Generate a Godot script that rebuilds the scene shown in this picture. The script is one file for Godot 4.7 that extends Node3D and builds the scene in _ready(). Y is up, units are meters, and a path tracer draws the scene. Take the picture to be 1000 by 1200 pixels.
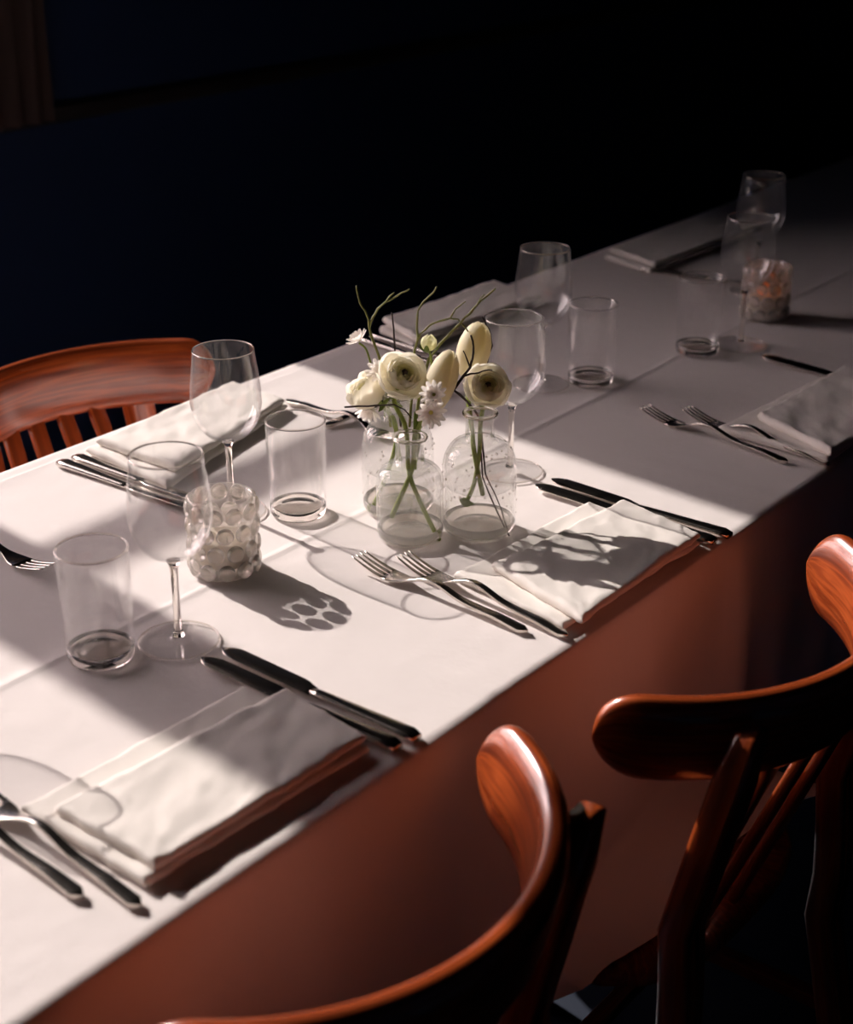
extends Node3D
# A restaurant table with a white cloth in low sun from windows beyond its far side.
# x runs along the table, -z towards the window wall, y is up; metres.

const EYE := Vector3(0, 1.493, 0)
const PITCH := 24.0
const AZIMUTH := 38.3
const FOCAL := 1850.0            # pixels of the 1000x1200 frame
const TABLE_Y := 0.75
const NEAR_Z := -0.735
const FAR_Z := -1.512
const TABLE_X0 := -0.35
const TABLE_X1 := 4.6
const DROP := 0.40
const WALL_Z := -3.0
const BAY_Z := -2.75
const BAY_X := 1.80
const SEAT_Y := 0.455
const SUN_DIR := Vector3(-0.1044, -0.60, 0.9945)
const NEAR_CHAIRS := [0.737, 1.254]
const FAR_CHAIRS := [1.30]

var fw: Vector3
var rt: Vector3
var up: Vector3
var M := {}
var used := {}
var noise := FastNoiseLite.new()
var rng := RandomNumberGenerator.new()


# ---------------------------------------------------------------- mesh building
class Build:
	var pos := PackedVector3Array()
	var uvs := PackedVector2Array()
	var groups := PackedInt32Array()
	var group := 0

	# rows of equal length; wrap joins the last column to the first
	func grid(rows: Array, wrap := true, closed := true, us := 1.0, vs := 1.0) -> void:
		var n: int = rows[0].size()
		var nr := rows.size()
		var cols := n if wrap else n - 1
		var tri := PackedVector3Array()
		var tuv := PackedVector2Array()
		for i in nr - 1:
			var a: PackedVector3Array = rows[i]
			var b: PackedVector3Array = rows[i + 1]
			var v0 := float(i) / (nr - 1) * vs
			var v1 := float(i + 1) / (nr - 1) * vs
			for j in cols:
				var k := (j + 1) % n
				var u0 := float(j) / cols * us
				var u1 := float(j + 1) / cols * us
				if not a[j].is_equal_approx(a[k]) and not a[j].is_equal_approx(b[j]) and not a[k].is_equal_approx(b[j]):
					tri.append_array([a[j], a[k], b[j]])
					tuv.append_array([Vector2(u0, v0), Vector2(u1, v0), Vector2(u0, v1)])
				if not b[j].is_equal_approx(b[k]) and not a[k].is_equal_approx(b[k]) and not a[k].is_equal_approx(b[j]):
					tri.append_array([a[k], b[k], b[j]])
					tuv.append_array([Vector2(u1, v0), Vector2(u1, v1), Vector2(u0, v1)])
		var flip := false
		if closed and tri.size() > 0:
			var c := tri[0]
			var vol := 0.0
			for t in range(0, tri.size(), 3):
				vol += (tri[t] - c).dot((tri[t + 1] - c).cross(tri[t + 2] - c))
			flip = vol > 0.0      # Godot's front faces run clockwise
		for t in range(0, tri.size(), 3):
			for q in ([0, 2, 1] if flip else [0, 1, 2]):
				pos.append(tri[t + q])
				uvs.append(tuv[t + q])
				groups.append(group)
		group += 1

	func lathe(profile: Array, segs := 48, at := Vector3.ZERO, swell: Array = []) -> void:
		var rows := []
		for i in profile.size():
			var p: Vector2 = profile[i]
			var ring := PackedVector3Array()
			for j in segs:
				var a := TAU * j / segs
				var r: float = p.x
				if swell:
					r += swell[i][j]
				ring.append(at + Vector3(r * cos(a), p.y, r * sin(a)))
			rows.append(ring)
		grid(rows)

	# a tube along points, with a radius at each; tips are closed
	func tube(points: Array, radii: Array, sides := 8) -> void:
		var rows := []
		var n := points.size()
		var side := Vector3.ZERO
		for i in n:
			var d: Vector3 = (points[mini(i + 1, n - 1)] - points[maxi(i - 1, 0)]).normalized()
			if side == Vector3.ZERO:
				side = d.cross(Vector3.UP if absf(d.y) < 0.9 else Vector3.RIGHT).normalized()
			side = (side - d * side.dot(d)).normalized()
			var other := d.cross(side)
			var r: float = radii[i] if radii.size() > 1 else radii[0]
			if i == 0:
				rows.append(_same(points[0] - d * r * 0.6, sides))
			var ring := PackedVector3Array()
			for j in sides:
				var a := TAU * j / sides
				ring.append(points[i] + (side * cos(a) + other * sin(a)) * r)
			rows.append(ring)
			if i == n - 1:
				rows.append(_same(points[i] + d * r * 0.6, sides))
		grid(rows, true, true, 1.0, n * 0.25)

	func _same(p: Vector3, n: int) -> PackedVector3Array:
		var a := PackedVector3Array()
		a.resize(n)
		a.fill(p)
		return a

	# rounded rectangle ring with half sizes, in the plane of two axes
	func ring(c: Vector3, ax: Vector3, ay: Vector3, hx: float, hy: float, bevel: float) -> PackedVector3Array:
		var out := PackedVector3Array()
		var b := minf(bevel, minf(hx, hy) * 0.98)
		for q in 4:
			var sx := 1.0 if q == 0 or q == 3 else -1.0
			var sy := 1.0 if q < 2 else -1.0
			for k in 4:
				var a := PI / 2 * q + PI / 2 * k / 3.0
				out.append(c + ax * (sx * (hx - b) + b * cos(a)) + ay * (sy * (hy - b) + b * sin(a)))
		return out

	# rings from ring(), closed at both ends
	func loft(rings: Array, us := 1.0, vs := 1.0) -> void:
		var rows := []
		var n: int = rings[0].size()
		rows.append(_same(_mean(rings[0]), n))
		rows.append_array(rings)
		rows.append(_same(_mean(rings[-1]), n))
		grid(rows, true, true, us, vs)

	func _mean(r: PackedVector3Array) -> Vector3:
		var m := Vector3.ZERO
		for p in r:
			m += p
		return m / r.size()

	func box(c: Vector3, size: Vector3, bevel := 0.004) -> void:
		var h := size / 2
		var b := minf(bevel, minf(h.x, minf(h.y, h.z)) * 0.9)
		var rings := []
		for s in [[-h.y, b], [-h.y + b * 0.3, b * 0.3], [-h.y + b, 0.0], [h.y - b, 0.0], [h.y - b * 0.3, b * 0.3], [h.y, b]]:
			rings.append(ring(c + Vector3(0, s[0], 0), Vector3.RIGHT, Vector3.BACK, h.x - s[1], h.z - s[1], b))
		loft(rings, 2 * (size.x + size.z), size.y)

	# a bar between two points with half sizes
	func bar(a: Vector3, b: Vector3, hx: float, hy: float, bevel := 0.004, hx2 := -1.0, hy2 := -1.0, side := Vector3.RIGHT) -> void:
		var d := (b - a).normalized()
		var ax := (side - d * side.dot(d)).normalized()
		var ay := d.cross(ax)
		var x2 := hx if hx2 < 0 else hx2
		var y2 := hy if hy2 < 0 else hy2
		var l := a.distance_to(b)
		var e := minf(bevel, l * 0.2)
		loft([ring(a, ax, ay, hx - e, hy - e, bevel), ring(a + d * e, ax, ay, hx, hy, bevel), ring(b - d * e, ax, ay, x2, y2, bevel), ring(b, ax, ay, x2 - e, y2 - e, bevel)], 4 * (hx + hy), l)

	func mesh() -> ArrayMesh:
		var st := SurfaceTool.new()
		st.begin(Mesh.PRIMITIVE_TRIANGLES)
		for i in pos.size():
			st.set_smooth_group(groups[i])
			st.set_uv(uvs[i])
			st.add_vertex(pos[i])
		st.generate_normals()
		st.index()
		return st.commit()


func numbered(called: String) -> String:
	var n: int = used.get(called, 0)
	used[called] = n + 1
	return called if n == 0 else "%s_%03d" % [called, n]


func part(b, called: String, m: Material, parent: Node) -> MeshInstance3D:
	var o := MeshInstance3D.new()
	o.name = called
	o.mesh = b.mesh() if b is Build else b
	o.material_override = m
	parent.add_child(o, true)
	return o


func thing(called: String, label: String, category: String, where := Vector3.ZERO, turn := 0.0, group := "") -> Node3D:
	var o := Node3D.new()
	o.name = numbered(called)
	add_child(o)
	o.position = where
	o.rotation.y = turn
	o.set_meta("label", label)
	o.set_meta("category", category)
	if group:
		o.set_meta("group", group)
	return o


func single(b: Build, called: String, m: Material, label: String, category: String, group := "") -> MeshInstance3D:
	var o := part(b, numbered(called), m, self)
	o.set_meta("label", label)
	o.set_meta("category", category)
	if group:
		o.set_meta("group", group)
	return o


func copy(src: Node3D, where: Vector3, turn: float, label: String) -> Node3D:
	var c: Node3D = src.duplicate()
	c.name = numbered(str(src.name).split("_0")[0])
	add_child(c)
	c.position = where
	c.rotation.y = turn
	c.set_meta("label", label)
	return c


func struct(b: Build, called: String, m: Material) -> MeshInstance3D:
	var o := part(b, called, m, self)
	o.set_meta("kind", "structure")
	return o


# ---------------------------------------------------------------- pixels to places
func sight(x: float, y: float) -> Vector3:
	return fw * FOCAL + rt * (x - 500.0) - up * (y - 600.0)


func tp(x: float, y: float, h := TABLE_Y) -> Vector3:      # where that line of sight meets the level h
	var d := sight(x, y)
	return EYE + d * ((h - EYE.y) / d.y)


func dp(x: float, y: float, depth: float) -> Vector3:      # at that distance along the axis
	return EYE + sight(x, y) * (depth / FOCAL)


func facing(a: float, b: float, c: float) -> Vector3:      # right, up and towards the eye
	return (rt * a + up * b - fw * c).normalized()


# ---------------------------------------------------------------- materials
func plain(called: String, color: Color, rough: float, metal := 0.0) -> StandardMaterial3D:
	var m := StandardMaterial3D.new()
	m.resource_name = called
	m.albedo_color = color
	m.roughness = rough
	m.metallic = metal
	M[called] = m
	return m


func noise_texture(seed_: int, freq: float, w: int, h: int, ramp: Array = [], octaves := 4, as_normal := false, strength := 4.0) -> NoiseTexture2D:
	var n := FastNoiseLite.new()
	n.seed = seed_
	n.frequency = freq
	n.fractal_octaves = octaves
	var t := NoiseTexture2D.new()
	t.width = w
	t.height = h
	t.seamless = true
	t.noise = n
	if as_normal:
		t.as_normal_map = true
		t.bump_strength = strength
	if ramp:
		var g := Gradient.new()
		g.offsets = PackedFloat32Array(ramp.map(func(r): return r[0]))
		g.colors = PackedColorArray(ramp.map(func(r): return r[1]))
		t.color_ramp = g
	return t


func materials() -> void:
	var cloth := plain("cloth", Color(0.915, 0.885, 0.87), 0.85)
	cloth.normal_enabled = true
	cloth.normal_texture = noise_texture(3, 0.012, 512, 512, [], 5, true, 3.0)
	cloth.normal_scale = 0.35
	cloth.uv1_triplanar = true
	cloth.uv1_world_triplanar = true
	cloth.uv1_scale = Vector3(3, 3, 3)
	cloth.rim_enabled = true
	cloth.rim = 0.15
	var napkin := plain("napkin_linen", Color(0.93, 0.905, 0.875), 0.9)
	napkin.normal_enabled = true
	napkin.normal_texture = noise_texture(8, 0.02, 512, 512, [], 4, true, 3.0)
	napkin.normal_scale = 0.06
	napkin.uv1_triplanar = true
	napkin.uv1_scale = Vector3(9, 9, 9)
	napkin.rim_enabled = true
	napkin.rim = 0.15
	var wood := plain("varnished_wood", Color.WHITE, 0.32)
	wood.albedo_texture = noise_texture(11, 0.02, 1024, 256, [[0.0, Color(0.39, 0.155, 0.075)], [0.42, Color(0.63, 0.275, 0.12)], [0.55, Color(0.75, 0.355, 0.16)], [0.72, Color(0.54, 0.22, 0.09)], [1.0, Color(0.83, 0.46, 0.23)]], 5)
	wood.uv1_scale = Vector3(3.0, 0.35, 1)
	wood.clearcoat_enabled = true
	wood.clearcoat = 1.0
	wood.clearcoat_roughness = 0.18
	wood.roughness_texture = noise_texture(21, 0.03, 512, 128, [[0.0, Color(0.8, 0.8, 0.8)], [1.0, Color(1, 1, 1)]])
	plain("dark_floor", Color(0.055, 0.11, 0.19), 0.6)
	plain("navy_wall", Color(0.05, 0.165, 0.32), 0.8)
	plain("dark_ceiling", Color(0.09, 0.09, 0.10), 0.9)
	plain("dark_trim", Color(0.12, 0.10, 0.10), 0.6)
	plain("frame_paint", Color(0.16, 0.13, 0.11), 0.5)
	plain("curtain_cloth", Color(0.30, 0.245, 0.23), 0.95)
	plain("table_wood", Color(0.30, 0.19, 0.12), 0.6)
	plain("steel", Color(0.84, 0.81, 0.78), 0.19, 1.0)
	var pane := plain("thin_glass", Color(1, 1, 1, 0.012), 0.01)
	pane.transparency = BaseMaterial3D.TRANSPARENCY_ALPHA
	var water := plain("water", Color(1, 1, 1, 0.0), 0.0)
	water.transparency = BaseMaterial3D.TRANSPARENCY_ALPHA
	var va := plain("vase_glass", Color(0.97, 0.98, 0.95, 0.085), 0.01)
	va.transparency = BaseMaterial3D.TRANSPARENCY_ALPHA
	var vg := plain("votive_glass", Color(0.97, 0.95, 0.92, 0.16), 0.05)
	vg.transparency = BaseMaterial3D.TRANSPARENCY_ALPHA
	vg.backlight_enabled = true
	vg.backlight = Color(0.2, 0.19, 0.18)
	for g in [["solid_glass", 0.0, 0.05, 0.0], ["milky_glass", 0.22, 0.05, 0.03], ["foot_glass", 0.14, 0.05, 0.0]]:
		var m := plain(g[0], Color(0.98, 0.96, 0.935, g[1]), g[3])
		m.refraction_enabled = true
		if g[1] > 0.0:
			m.backlight_enabled = true
			m.backlight = Color(1.0, 0.96, 0.92) * g[1]
		m.refraction_scale = g[2]
	for p in [["petal_cream", Color(0.97, 0.955, 0.90)], ["petal_green_cream", Color(0.93, 0.92, 0.78)], ["petal_white", Color(0.97, 0.95, 0.93)], ["bud_cream", Color(0.965, 0.94, 0.85)]]:
		var m := plain(p[0], p[1], 0.6)
		m.backlight_enabled = true
		m.backlight = p[1]
	plain("stem_green", Color(0.52, 0.58, 0.24), 0.5)
	plain("leaf_green", Color(0.42, 0.50, 0.20), 0.55)
	plain("twig_green", Color(0.50, 0.50, 0.26), 0.6)
	plain("twig_brown", Color(0.20, 0.13, 0.09), 0.7)
	plain("flower_eye", Color(0.74, 0.72, 0.36), 0.7)
	plain("flower_heart", Color(0.22, 0.16, 0.10), 0.7)
	plain("wax", Color(0.93, 0.88, 0.80), 0.6)
	plain("wick", Color(0.08, 0.07, 0.06), 0.9)
	var flame := plain("candle_flame", Color(1.0, 0.55, 0.15), 0.9)
	flame.emission_enabled = true
	flame.emission = Color(1.0, 0.42, 0.08)
	flame.emission_energy_multiplier = 0.16


# ---------------------------------------------------------------- the room
func room() -> void:
	var x0 := -3.0
	var x1 := 9.5
	var z1 := 3.4
	var top := 2.95
	var b := Build.new()
	b.box(Vector3((x0 + x1) / 2, -0.1, (WALL_Z + z1) / 2), Vector3(x1 - x0 + 0.8, 0.2, z1 - WALL_Z + 0.8))
	struct(b, "floor", M.dark_floor)
	b = Build.new()
	b.box(Vector3((x0 + x1) / 2, top + 0.1, (WALL_Z + z1) / 2), Vector3(x1 - x0 + 0.8, 0.2, z1 - WALL_Z + 0.8))
	struct(b, "ceiling", M.dark_ceiling)
	for w in [["wall_camera_side", Vector3((x0 + x1) / 2, top / 2, z1 + 0.1), Vector3(x1 - x0 + 0.4, top, 0.2)], ["wall_table_start", Vector3(x0 - 0.1, top / 2, (WALL_Z + z1) / 2), Vector3(0.2, top, z1 - WALL_Z)], ["wall_table_end", Vector3(x1 + 0.1, top / 2, (WALL_Z + z1) / 2), Vector3(0.2, top, z1 - WALL_Z)]]:
		b = Build.new()
		b.box(w[1], w[2])
		struct(b, w[0], M.navy_wall)
	# the window wall: reveals deepened to shade the table's far end, the frames outermost
	var sill := 0.86
	var head := 2.82
	var deep := 0.60
	var opens := []
	for k in 3:  # the third window, out of view, is added for fill light
		opens.append([1.150 - 0.768 * k, 1.839 - 0.768 * k])
	var zc := WALL_Z - deep / 2
	b = Build.new()
	b.box(Vector3((x0 + x1) / 2, sill / 2, zc), Vector3(x1 - x0 + 0.4, sill, deep), 0.001)
	b.box(Vector3((x0 + x1) / 2, (head + top) / 2, zc), Vector3(x1 - x0 + 0.4, top - head, deep), 0.001)
	var edge := x0 - 0.2
	for k in range(opens.size() - 1, -1, -1):
		b.box(Vector3((edge + opens[k][0]) / 2, (sill + head) / 2, zc), Vector3(opens[k][0] - edge, head - sill, deep), 0.001)
		edge = opens[k][1]
	b.box(Vector3((edge + x1 + 0.2) / 2, (sill + head) / 2, zc), Vector3(x1 + 0.2 - edge, head - sill, deep), 0.001)
	# unseen bay shaped to cut window light farther along; the wall beyond comes forward
	b.box(Vector3((BAY_X + x1 + 0.2) / 2, top / 2, (WALL_Z + BAY_Z) / 2), Vector3(x1 + 0.2 - BAY_X, top, BAY_Z - WALL_Z), 0.002)
	struct(b, "wall_windows", M.navy_wall)
	var zf := WALL_Z - deep + 0.03
	var bar := 1.80 + 0.603 * (deep - 0.03)
	for k in opens.size():
		var o := Node3D.new()
		o.name = "window_%d" % (k + 1)
		o.set_meta("kind", "structure")
		add_child(o)
		var a: float = opens[k][0]
		var c: float = opens[k][1]
		b = Build.new()
		for x in [a + 0.010, c - 0.003]:
			b.box(Vector3(x, (sill + head) / 2, zf), Vector3(0.020, head - sill, 0.05))
		for y in [sill + 0.012, head - 0.012]:
			b.box(Vector3((a + c) / 2, y, zf), Vector3(c - a, 0.024, 0.05))
		part(b, "frame", M.frame_paint, o)
		b = Build.new()
		b.box(Vector3((a + c) / 2, bar, zf), Vector3(c - a - 0.02, 0.045, 0.045))
		part(b, "crossbar", M.frame_paint, o)
		for y in [[sill + 0.024, bar - 0.0225], [bar + 0.0225, head - 0.024]]:
			b = Build.new()
			b.box(Vector3((a + c) / 2, (y[0] + y[1]) / 2, zf), Vector3(c - a - 0.03, y[1] - y[0], 0.004), 0.0005)
			part(b, "pane", M.thin_glass, o)
	b = Build.new()
	b.box(Vector3((BAY_X + x1) / 2, 0.90, BAY_Z + 0.012), Vector3(x1 - BAY_X - 0.02, 0.035, 0.024))
	struct(b, "trim_1", M.dark_trim)
	b = Build.new()
	b.box(Vector3((BAY_X + x1) / 2, 0.06, BAY_Z + 0.01), Vector3(x1 - BAY_X - 0.02, 0.12, 0.02))
	struct(b, "baseboard_windows", M.dark_trim)
	b = Build.new()
	b.box(Vector3((x0 + BAY_X) / 2, sill - 0.02, WALL_Z + 0.04), Vector3(BAY_X - x0 - 0.01, 0.03, 0.08))
	struct(b, "trim_2", M.dark_trim)
	# curtain at the corner of the bay
	var rows := []
	for i in 24:
		var y := 0.895 + 1.93 * i / 23.0
		var row := PackedVector3Array()
		for j in 41:
			var u := j / 40.0
			row.append(Vector3(1.85 + 0.30 * u + 0.006 * sin(9 * u + y), y, BAY_Z + 0.045 + 0.020 * sin(u * 38 + 0.5 * sin(y * 2)) + 0.006 * sin(u * 11 + y * 3)))
		rows.append(row)
	b = Build.new()
	b.grid(rows, false, false)
	var cur := thing("curtain", "dim brown curtain hanging at the corner of the dark wall", "curtain", Vector3.ZERO)
	part(b, "fabric", M.curtain_cloth, cur)
	b = Build.new()
	b.tube([Vector3(1.82, 2.84, BAY_Z + 0.045), Vector3(2.2, 2.84, BAY_Z + 0.045)], [0.012], 10)
	part(b, "rod", M.dark_trim, cur)


# ---------------------------------------------------------------- table and cloth
func seat_share(x: float, chairs: Array) -> float:
	var w := 0.0
	for c in chairs:
		w = maxf(w, 1.0 - smoothstep(0.230, 0.252, absf(x - c)))
	return w


func table() -> void:
	var t := thing("dining_table", "long wooden table hidden under the white cloth", "table", Vector3.ZERO)
	var b := Build.new()
	b.box(Vector3((TABLE_X0 + TABLE_X1) / 2, TABLE_Y - 0.023, (NEAR_Z + FAR_Z) / 2), Vector3(TABLE_X1 - TABLE_X0 - 0.012, 0.036, NEAR_Z - FAR_Z - 0.012))
	part(b, "tabletop", M.table_wood, t)
	for x in [TABLE_X0 + 0.1, 2.2, TABLE_X1 - 0.1]:
		for z in [NEAR_Z - 0.24, FAR_Z + 0.24]:
			b = Build.new()
			b.bar(Vector3(x, 0, z), Vector3(x, TABLE_Y - 0.042, z), 0.025, 0.025)
			part(b, "leg", M.table_wood, t)
	# the cloth: a sheet laid over the top, hanging down and resting on the seats pushed under it
	var us := []
	var x := TABLE_X0 - DROP
	while x < TABLE_X1 + DROP + 0.01:
		us.append(x)
		x += 0.012 if x > 0.2 and x < 2.6 else 0.03
	var vs := []
	var z := FAR_Z - DROP
	while z < NEAR_Z + DROP + 0.001:
		vs.append(z)
		var d := minf(absf(z - FAR_Z), absf(z - NEAR_Z))
		z += 0.003 if d < 0.018 else (0.004 if absf(z + 1.095) < 0.02 else 0.0125)
	var rows := []
	for v in vs:
		var row := PackedVector3Array()
		for u in us:
			row.append(cloth_point(u, v))
		rows.append(row)
	b = Build.new()
	b.grid(rows, false, false)
	single(b, "tablecloth", M.cloth, "white tablecloth with pressed creases hanging over the long table", "tablecloth")


func ridge(t: float, w: float) -> float:
	return exp(-t * t / (w * w))


func cloth_point(u: float, v: float) -> Vector3:
	var x := clampf(u, TABLE_X0, TABLE_X1)
	var z := clampf(v, FAR_Z, NEAR_Z)
	var dz := maxf(v - NEAR_Z, FAR_Z - v)
	var dx := maxf(u - TABLE_X1, TABLE_X0 - u)
	var d := maxf(dz, dx)
	# pressed creases and slight unevenness on the top
	var y := TABLE_Y - 0.0007 + 0.0005 * noise.get_noise_2d(u * 40, v * 40)
	y += 0.0016 * ridge(v + 1.095 + 0.004 * sin(u * 3), 0.004) + 0.0012 * ridge(v + 1.493, 0.003)
	for c in [0.465, 1.02, 1.60, 2.155, 2.71]:
		y += 0.0011 * ridge(u - c - 0.006 * sin(v * 7), 0.005)
	if d <= 0.0:
		return Vector3(x, y, z)
	# round the table's edge, then fall
	var r := 0.008
	var out := r * (1.0 - exp(-d / r))
	var fall := maxf(0.0, d - 0.5 * r * (1.0 - exp(-d / r)))
	var fold := clampf(d / 0.25, 0, 1) * (0.011 * sin(u * 17 + 1.5 * sin(u * 5.3)) + 0.006 * sin(u * 41 + 2 * sin(u * 3.1)) + 0.016 * noise.get_noise_2d(u * 90, 7.0))
	fold += 0.012 * clampf(d / 0.1, 0, 1) * (1.0 / (1.0 + exp(-(u - 1.463) * 160)) - 0.5) * exp(-pow((u - 1.463) / 0.1, 2)) * 2.0
	if dz >= dx:
		var s := 1.0 if v > NEAR_Z else -1.0
		var w := seat_share(u, NEAR_CHAIRS if s > 0 else FAR_CHAIRS)
		var down := TABLE_Y - SEAT_Y - 0.016
		var yy := TABLE_Y - fall
		var zz := z + s * (out + 0.006 + fold)
		if fall > down - 0.02:
			var over := maxf(0.0, fall - down)
			var reach := lerpf(0.64, 1.0, smoothstep(0.98, 1.04, u)) if s > 0 else 0.64
			var soft := smoothstep(down - 0.02, down + 0.02, fall)
			var ys := lerpf(yy, TABLE_Y - down - 0.006 + 0.003 * sin(u * 31 + v * 20), soft)
			var zs := z + s * (out + 0.006 + fold + over * (reach + 0.08 * sin(u * 13 + 1.0)))
			yy = lerpf(yy, ys, w)
			zz = lerpf(zz, zs, w)
		return Vector3(x, minf(yy, y), zz)
	var sx := 1.0 if u > TABLE_X1 else -1.0
	return Vector3(x + sx * (out + 0.006), TABLE_Y - fall, z)


# ---------------------------------------------------------------- chairs
func chair_proto(label: String) -> Node3D:
	# faces -z; the origin lies on the floor under the middle of the back rail's outer face
	var t := thing("wooden_chair", label, "chair", Vector3.ZERO, 0, "curved back chairs round the table")
	var arc := 1.19
	var rad := 0.240
	var tilt := 0.20
	var rings := []
	for i in 61:
		var k := sin(PI / 2 * (-1.0 + 2.0 * i / 60.0))
		var a := k * arc
		var d := Vector3(sin(a), 0, cos(a))
		var end := clampf((absf(k) - 0.84) / 0.16, 0, 1)
		var h := 0.047 * sqrt(maxf(0.0, 1.0 - pow(end, 2.2))) + 0.0006
		var lean := (Vector3.UP + d * tilt).normalized()
		var across := (d - Vector3.UP * tilt).normalized()
		var c := Vector3(0, 0.740, -rad) + d * (rad - 0.004) + Vector3.UP * (0.006 * k * k)
		var thick := 0.0125 * (1.0 - 0.35 * end) + 0.001
		rings.append(_rail_ring(c, lean, across, h, thick))
	var b := Build.new()
	b.loft(rings, 0.25, 1.0)
	part(b, "back_rail", M.varnished_wood, t)
	# seat
	b = Build.new()
	rings = []
	for s in [[0.0, 0.03], [0.003, 0.008], [0.010, 0.0], [0.024, 0.0], [0.030, 0.006], [0.032, 0.02]]:
		var ring := PackedVector3Array()
		for j in 40:
			var a := TAU * j / 40
			var p := Vector2(cos(a), sin(a))
			var q := pow(pow(absf(p.x), 3.4) + pow(absf(p.y), 3.4), -1.0 / 3.4)
			var wide := 0.205 - 0.015 * p.y
			ring.append(Vector3(p.x * q * (wide - s[1]), SEAT_Y - 0.032 + s[0], -0.285 + p.y * q * (0.2 - s[1])))
		rings.append(ring)
	b.loft(rings)
	part(b, "seat", M.varnished_wood, t)
	for sx in [-1.0, 1.0]:
		# back legs run from the floor past the seat up the outside of the rail
		var a: float = 0.66 * sx
		var d := Vector3(sin(a), 0, cos(a))
		var topp := Vector3(0, 0.766, -rad) + d * (rad + 0.031)
		var mid := Vector3(0.168 * sx, SEAT_Y, -0.095)
		var foot := Vector3(0.185 * sx, 0.0, -0.005)
		b = Build.new()
		var rr := []
		for k in 13:
			var s := k / 12.0
			var p := foot.lerp(mid, s / 0.55) if s < 0.55 else mid.lerp(topp, (s - 0.55) / 0.45)
			if absf(s - 0.55) < 0.1:
				p = p.lerp(foot.lerp(topp, s), 0.25)
			var hx := 0.0205 if k < 12 else 0.015
			rr.append(b.ring(p, Vector3.RIGHT, Vector3.BACK, hx, hx * 0.8, 0.006))
		b.loft(rr, 0.1, 0.8)
		part(b, "leg", M.varnished_wood, t)
		b = Build.new()
		b.bar(Vector3(0.175 * sx, 0, -0.455), Vector3(0.16 * sx, SEAT_Y - 0.03, -0.44), 0.014, 0.014, 0.005, 0.019, 0.019)
		part(b, "leg", M.varnished_wood, t)
		b = Build.new()
		b.bar(Vector3(0.168 * sx, 0.22, -0.44), Vector3(0.174 * sx, 0.22, -0.06), 0.010, 0.010)
		part(b, "stretcher", M.varnished_wood, t)
	b = Build.new()
	b.bar(Vector3(-0.17, 0.22, -0.25), Vector3(0.17, 0.22, -0.25), 0.010, 0.010, 0.004, -1, -1, Vector3.UP)
	part(b, "stretcher", M.varnished_wood, t)
	for k in 5:
		var a := -0.42 + 0.21 * k
		var d := Vector3(sin(a), 0, cos(a))
		var hi := Vector3(0, 0.706, -rad) + d * (rad - 0.012)
		var lo := Vector3(0.058 * (k - 2), SEAT_Y - 0.004, -0.105 - 0.008 * absf(k - 2))
		b = Build.new()
		b.bar(lo, hi, 0.011, 0.0055, 0.003, 0.013, 0.0055, Vector3.RIGHT)
		part(b, "slat", M.varnished_wood, t)
	return t


func _rail_ring(c: Vector3, lean: Vector3, across: Vector3, h: float, thick: float) -> PackedVector3Array:
	var out := PackedVector3Array()
	for j in 24:
		var a := TAU * j / 24
		var p := Vector2(cos(a), sin(a))
		var q := pow(pow(absf(p.x), 5.0) + pow(absf(p.y), 2.6), -1.0 / 4.2)
		out.append(c + lean * (p.y * q * h) + across * (p.x * q * thick))
	return out


func chairs() -> void:
	var a := chair_proto("curved wooden chair with glossy orange rail by the half shaded napkin setting")
	a.position = Vector3(NEAR_CHAIRS[0], 0, -0.508)
	a.rotation.y = 0.09
	copy(a, Vector3(NEAR_CHAIRS[1], 0, -0.476), 0, "curved wooden chair drawn up to the napkin beside the flower vases")
	copy(a, Vector3(FAR_CHAIRS[0], 0, -1.748), PI, "wooden chair with sunlit slatted back across the table from the vases")


# ---------------------------------------------------------------- table ware
func napkin(called_label: String, leaves: Array, seed_: int) -> void:
	var t := thing("folded_napkin", called_label, "napkin", Vector3.ZERO, 0, "folded napkins at the places")
	var y := TABLE_Y + 0.001
	var k := 0
	for q in leaves:                         # back left, back right, front right, front left pixels, thickness
		var thick: float = q[4]
		var c := []
		for i in 4:
			c.append(tp(q[i][0], q[i][1], y + thick))
		part(leaf(c, y, thick, seed_ + k), "fold", M.napkin_linen, t)
		y += thick * 0.93
		k += 1


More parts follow.
